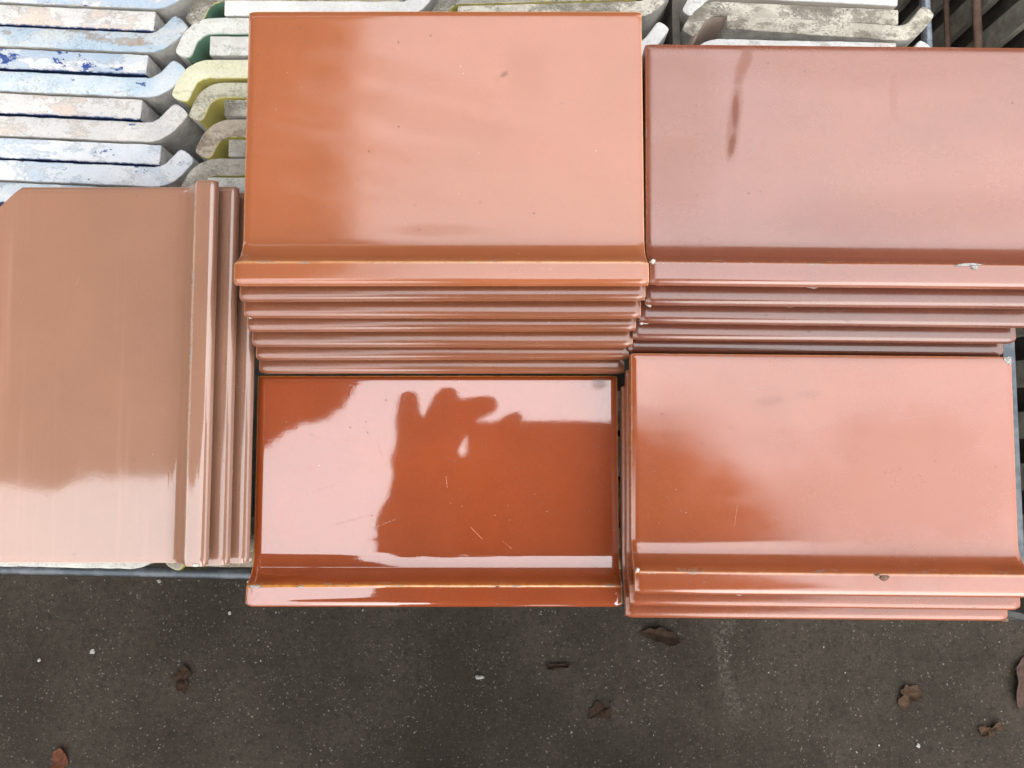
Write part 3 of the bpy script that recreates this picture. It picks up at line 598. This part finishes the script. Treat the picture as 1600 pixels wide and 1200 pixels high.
blob(bm, (.045, -.110, .720), (.078, .100, .098)); blob(bm, (.045, -.070, .680), (.060, .070, .060)); blob(bm, (-.03, -.10, .625), (.12, .065, .06)); blob(bm, (.14, -.11, .62), (.12, .07, .06))     # skull and jaw
blob(bm, (.045, -.035, .620), (.014, .020, .020), 2); blob(bm, (-.034, -.11, .71), (.012, .018, .030), 2); blob(bm, (.124, -.11, .71), (.012, .018, .030), 2)
for sx in (-1, 1):
    fx = .04 + sx * .11
    limb(bm, [((.04 + sx * .09, -.66, .30), .095), ((fx, -.62, -.09), .062), ((fx, -.64, -.47), .042)])
    limb(bm, [((fx, -.655, -.515), .036), ((fx + sx * .02, -.47, -.523), .034), ((fx + sx * .02, -.435, -.527), .028)])
sl_, el_, wl_ = (-.145, -.27, .66), (-.215, -.235, .56), (-.119, -.130, .505)
limb(bm, [((-.06, -.30, .62), .085), (sl_, .078), (el_, .058), (wl_, .040), ((-.100, -.075, hz + .004), .034)])
sr_, er_, wr_ = (.235, -.27, .66), (.290, -.125, .530), (.215, -.050, .502)
limb(bm, [((.14, -.30, .62), .085), (sr_, .078), (er_, .056), (wr_, .042), ((.18, -.035, hz + .004), .032)])
for c, r in (((-.100, -.026, hz), (.041, .046, .016)), ((-.098, -.062, hz), (.046, .045, .018)), ((-.112, -.10, hz + .006), (.047, .05, .022)), ((.17, -.030, hz), (.040, .036, .017))): blob(bm, c, r, 3)
fing = [[((-.117, -.010, hz), .0165), ((-.1205, .026, hz), .0150), ((-.1195, .0560, hz), .0108)],
        [((-.090, -.010, hz), .0165), ((-.084, .030, hz), .0155), ((-.0750, .0620, hz), .0122)],
        [((-.072, .0, hz), .0150), ((-.054, .036, hz), .0152), ((-.029, .0425, hz), .0135)],
        [((-.100, .0, hz + .012), .0100), ((-.098, .012, hz + .02), .0095), ((-.095, .018, hz + .028), .0085)],
        [((-.066, -.060, hz), .0150), ((-.024, .004, hz), .0112), ((.002, .0245, hz), .0110)]]
fing += [[((.165, -.03, hz), .012), ((.150, .0, hz), .0112), ((.120, .010, hz), .0100)], [((.18, -.02, hz), .012), ((.17, .008, hz), .011), ((.14, .016, hz + .004), .0098)],
         [((.19, -.01, hz), .012), ((.190, .012, hz), .011), ((.168, .020, hz + .006), .0095)], [((.185, -.04, hz), .012), ((.205, .0, hz + .004), .010), ((.200, .016, hz + .012), .009)], [((.16, -.055, hz), .014), ((.125, -.055, hz + .012), .012), ((.10, -.045, hz + .016), .010)]]
for f_ in fing: limb(bm, [(p_, r_) for p_, r_ in f_])
me = bpy.data.meshes.new('tmp'); bm.to_mesh(me); bm.free()
tmp = bpy.data.objects.new('tmp', me); COL.objects.link(tmp)
rm = tmp.modifiers.new('r', 'REMESH'); rm.mode = 'VOXEL'; rm.voxel_size = .0045; rm.use_smooth_shade = True
sm = tmp.modifiers.new('s', 'SMOOTH'); sm.iterations = 3; sm.factor = .5
dg = bpy.context.evaluated_depsgraph_get(); pm = bpy.data.meshes.new_from_object(tmp.evaluated_get(dg)); bpy.data.objects.remove(tmp)
SKIN = flat_mat('skin', (.30, .17, .12), (.38, .23, .17), 60, .55, .1); JACK = flat_mat('navy_jacket', (.012, .014, .020), (.022, .025, .032), 150, .9); TROU = flat_mat('dark_trousers', (.015, .016, .020), (.03, .03, .036), 150, .9); SHOE = flat_mat('shoe_leather', (.01, .009, .008), (.02, .018, .016), 100, .5)
pm.materials.clear()
person = link('person', pm, [SKIN, JACK, TROU, SHOE])
for p in pm.polygons:
    c = p.center; p.use_smooth = True
    hand = (c.y > -.118 and c.x < -.02 and c.z < .53 and c.y < .1) or (c.y > -.06 and c.x > .09 and c.x < .225 and c.z < .545)
    if hand or (c.y > -.20 and c.z > .64 and abs(c.x - .045) < .1): p.material_index = 0
    elif c.z < -.485: p.material_index = 3
    elif c.z < .36 and c.y < -.5: p.material_index = 2
    else: p.material_index = 1
tag(person, 'person in a dark jacket leaning over and holding a phone with both hands', 'person')
bm = bmesh.new(); blob(bm, (.045, -.123, .733), (.086, .100, .098), 4)
for v in bm.verts:
    if v.co.z < .705 and v.co.y > -.145: v.co.z = .705 + (v.co.z - .705) * .15
    v.co += (v.co - Vector((.045, -.123, .733))).normalized() * .006 * noise.noise(v.co * 60)
HAIR = flat_mat('dark_hair', (.012, .009, .007), (.03, .022, .016), 200, .6)
frombm('hair', bm, HAIR, person, 60)
for sx in (-1, 1):
    bm = bmesh.new(); blob(bm, (.045 + sx * .031, -.037, .655), (.011, .008, .011), 3); frombm('eye', bm, flat_mat('eye', (.6, .6, .6), (.7, .7, .7), 20, .2), person, 60)
ph = empty('phone', (.05, -.015, .4985), 'dark slab phone held level over the tiles in two hands', 'phone')
def phb(bm):
    v = box(bm, -.052, .150, -.050, .0235, .497, .505)
    bmesh.ops.bevel(bm, geom=[e for e in bm.edges if abs(e.verts[0].co.z - e.verts[1].co.z) > .004], offset=.009, segments=4, affect='EDGES', profile=.5)
part('body', ph, flat_mat('phone_back', (.012, .012, .013), (.016, .016, .017), 40, .35), phb, 40)
part('lens_ring', ph, M_DARK, lambda bm: tube(bm, (.135, .010, .4955), (.135, .010, .497), .007, seg=20), 40)
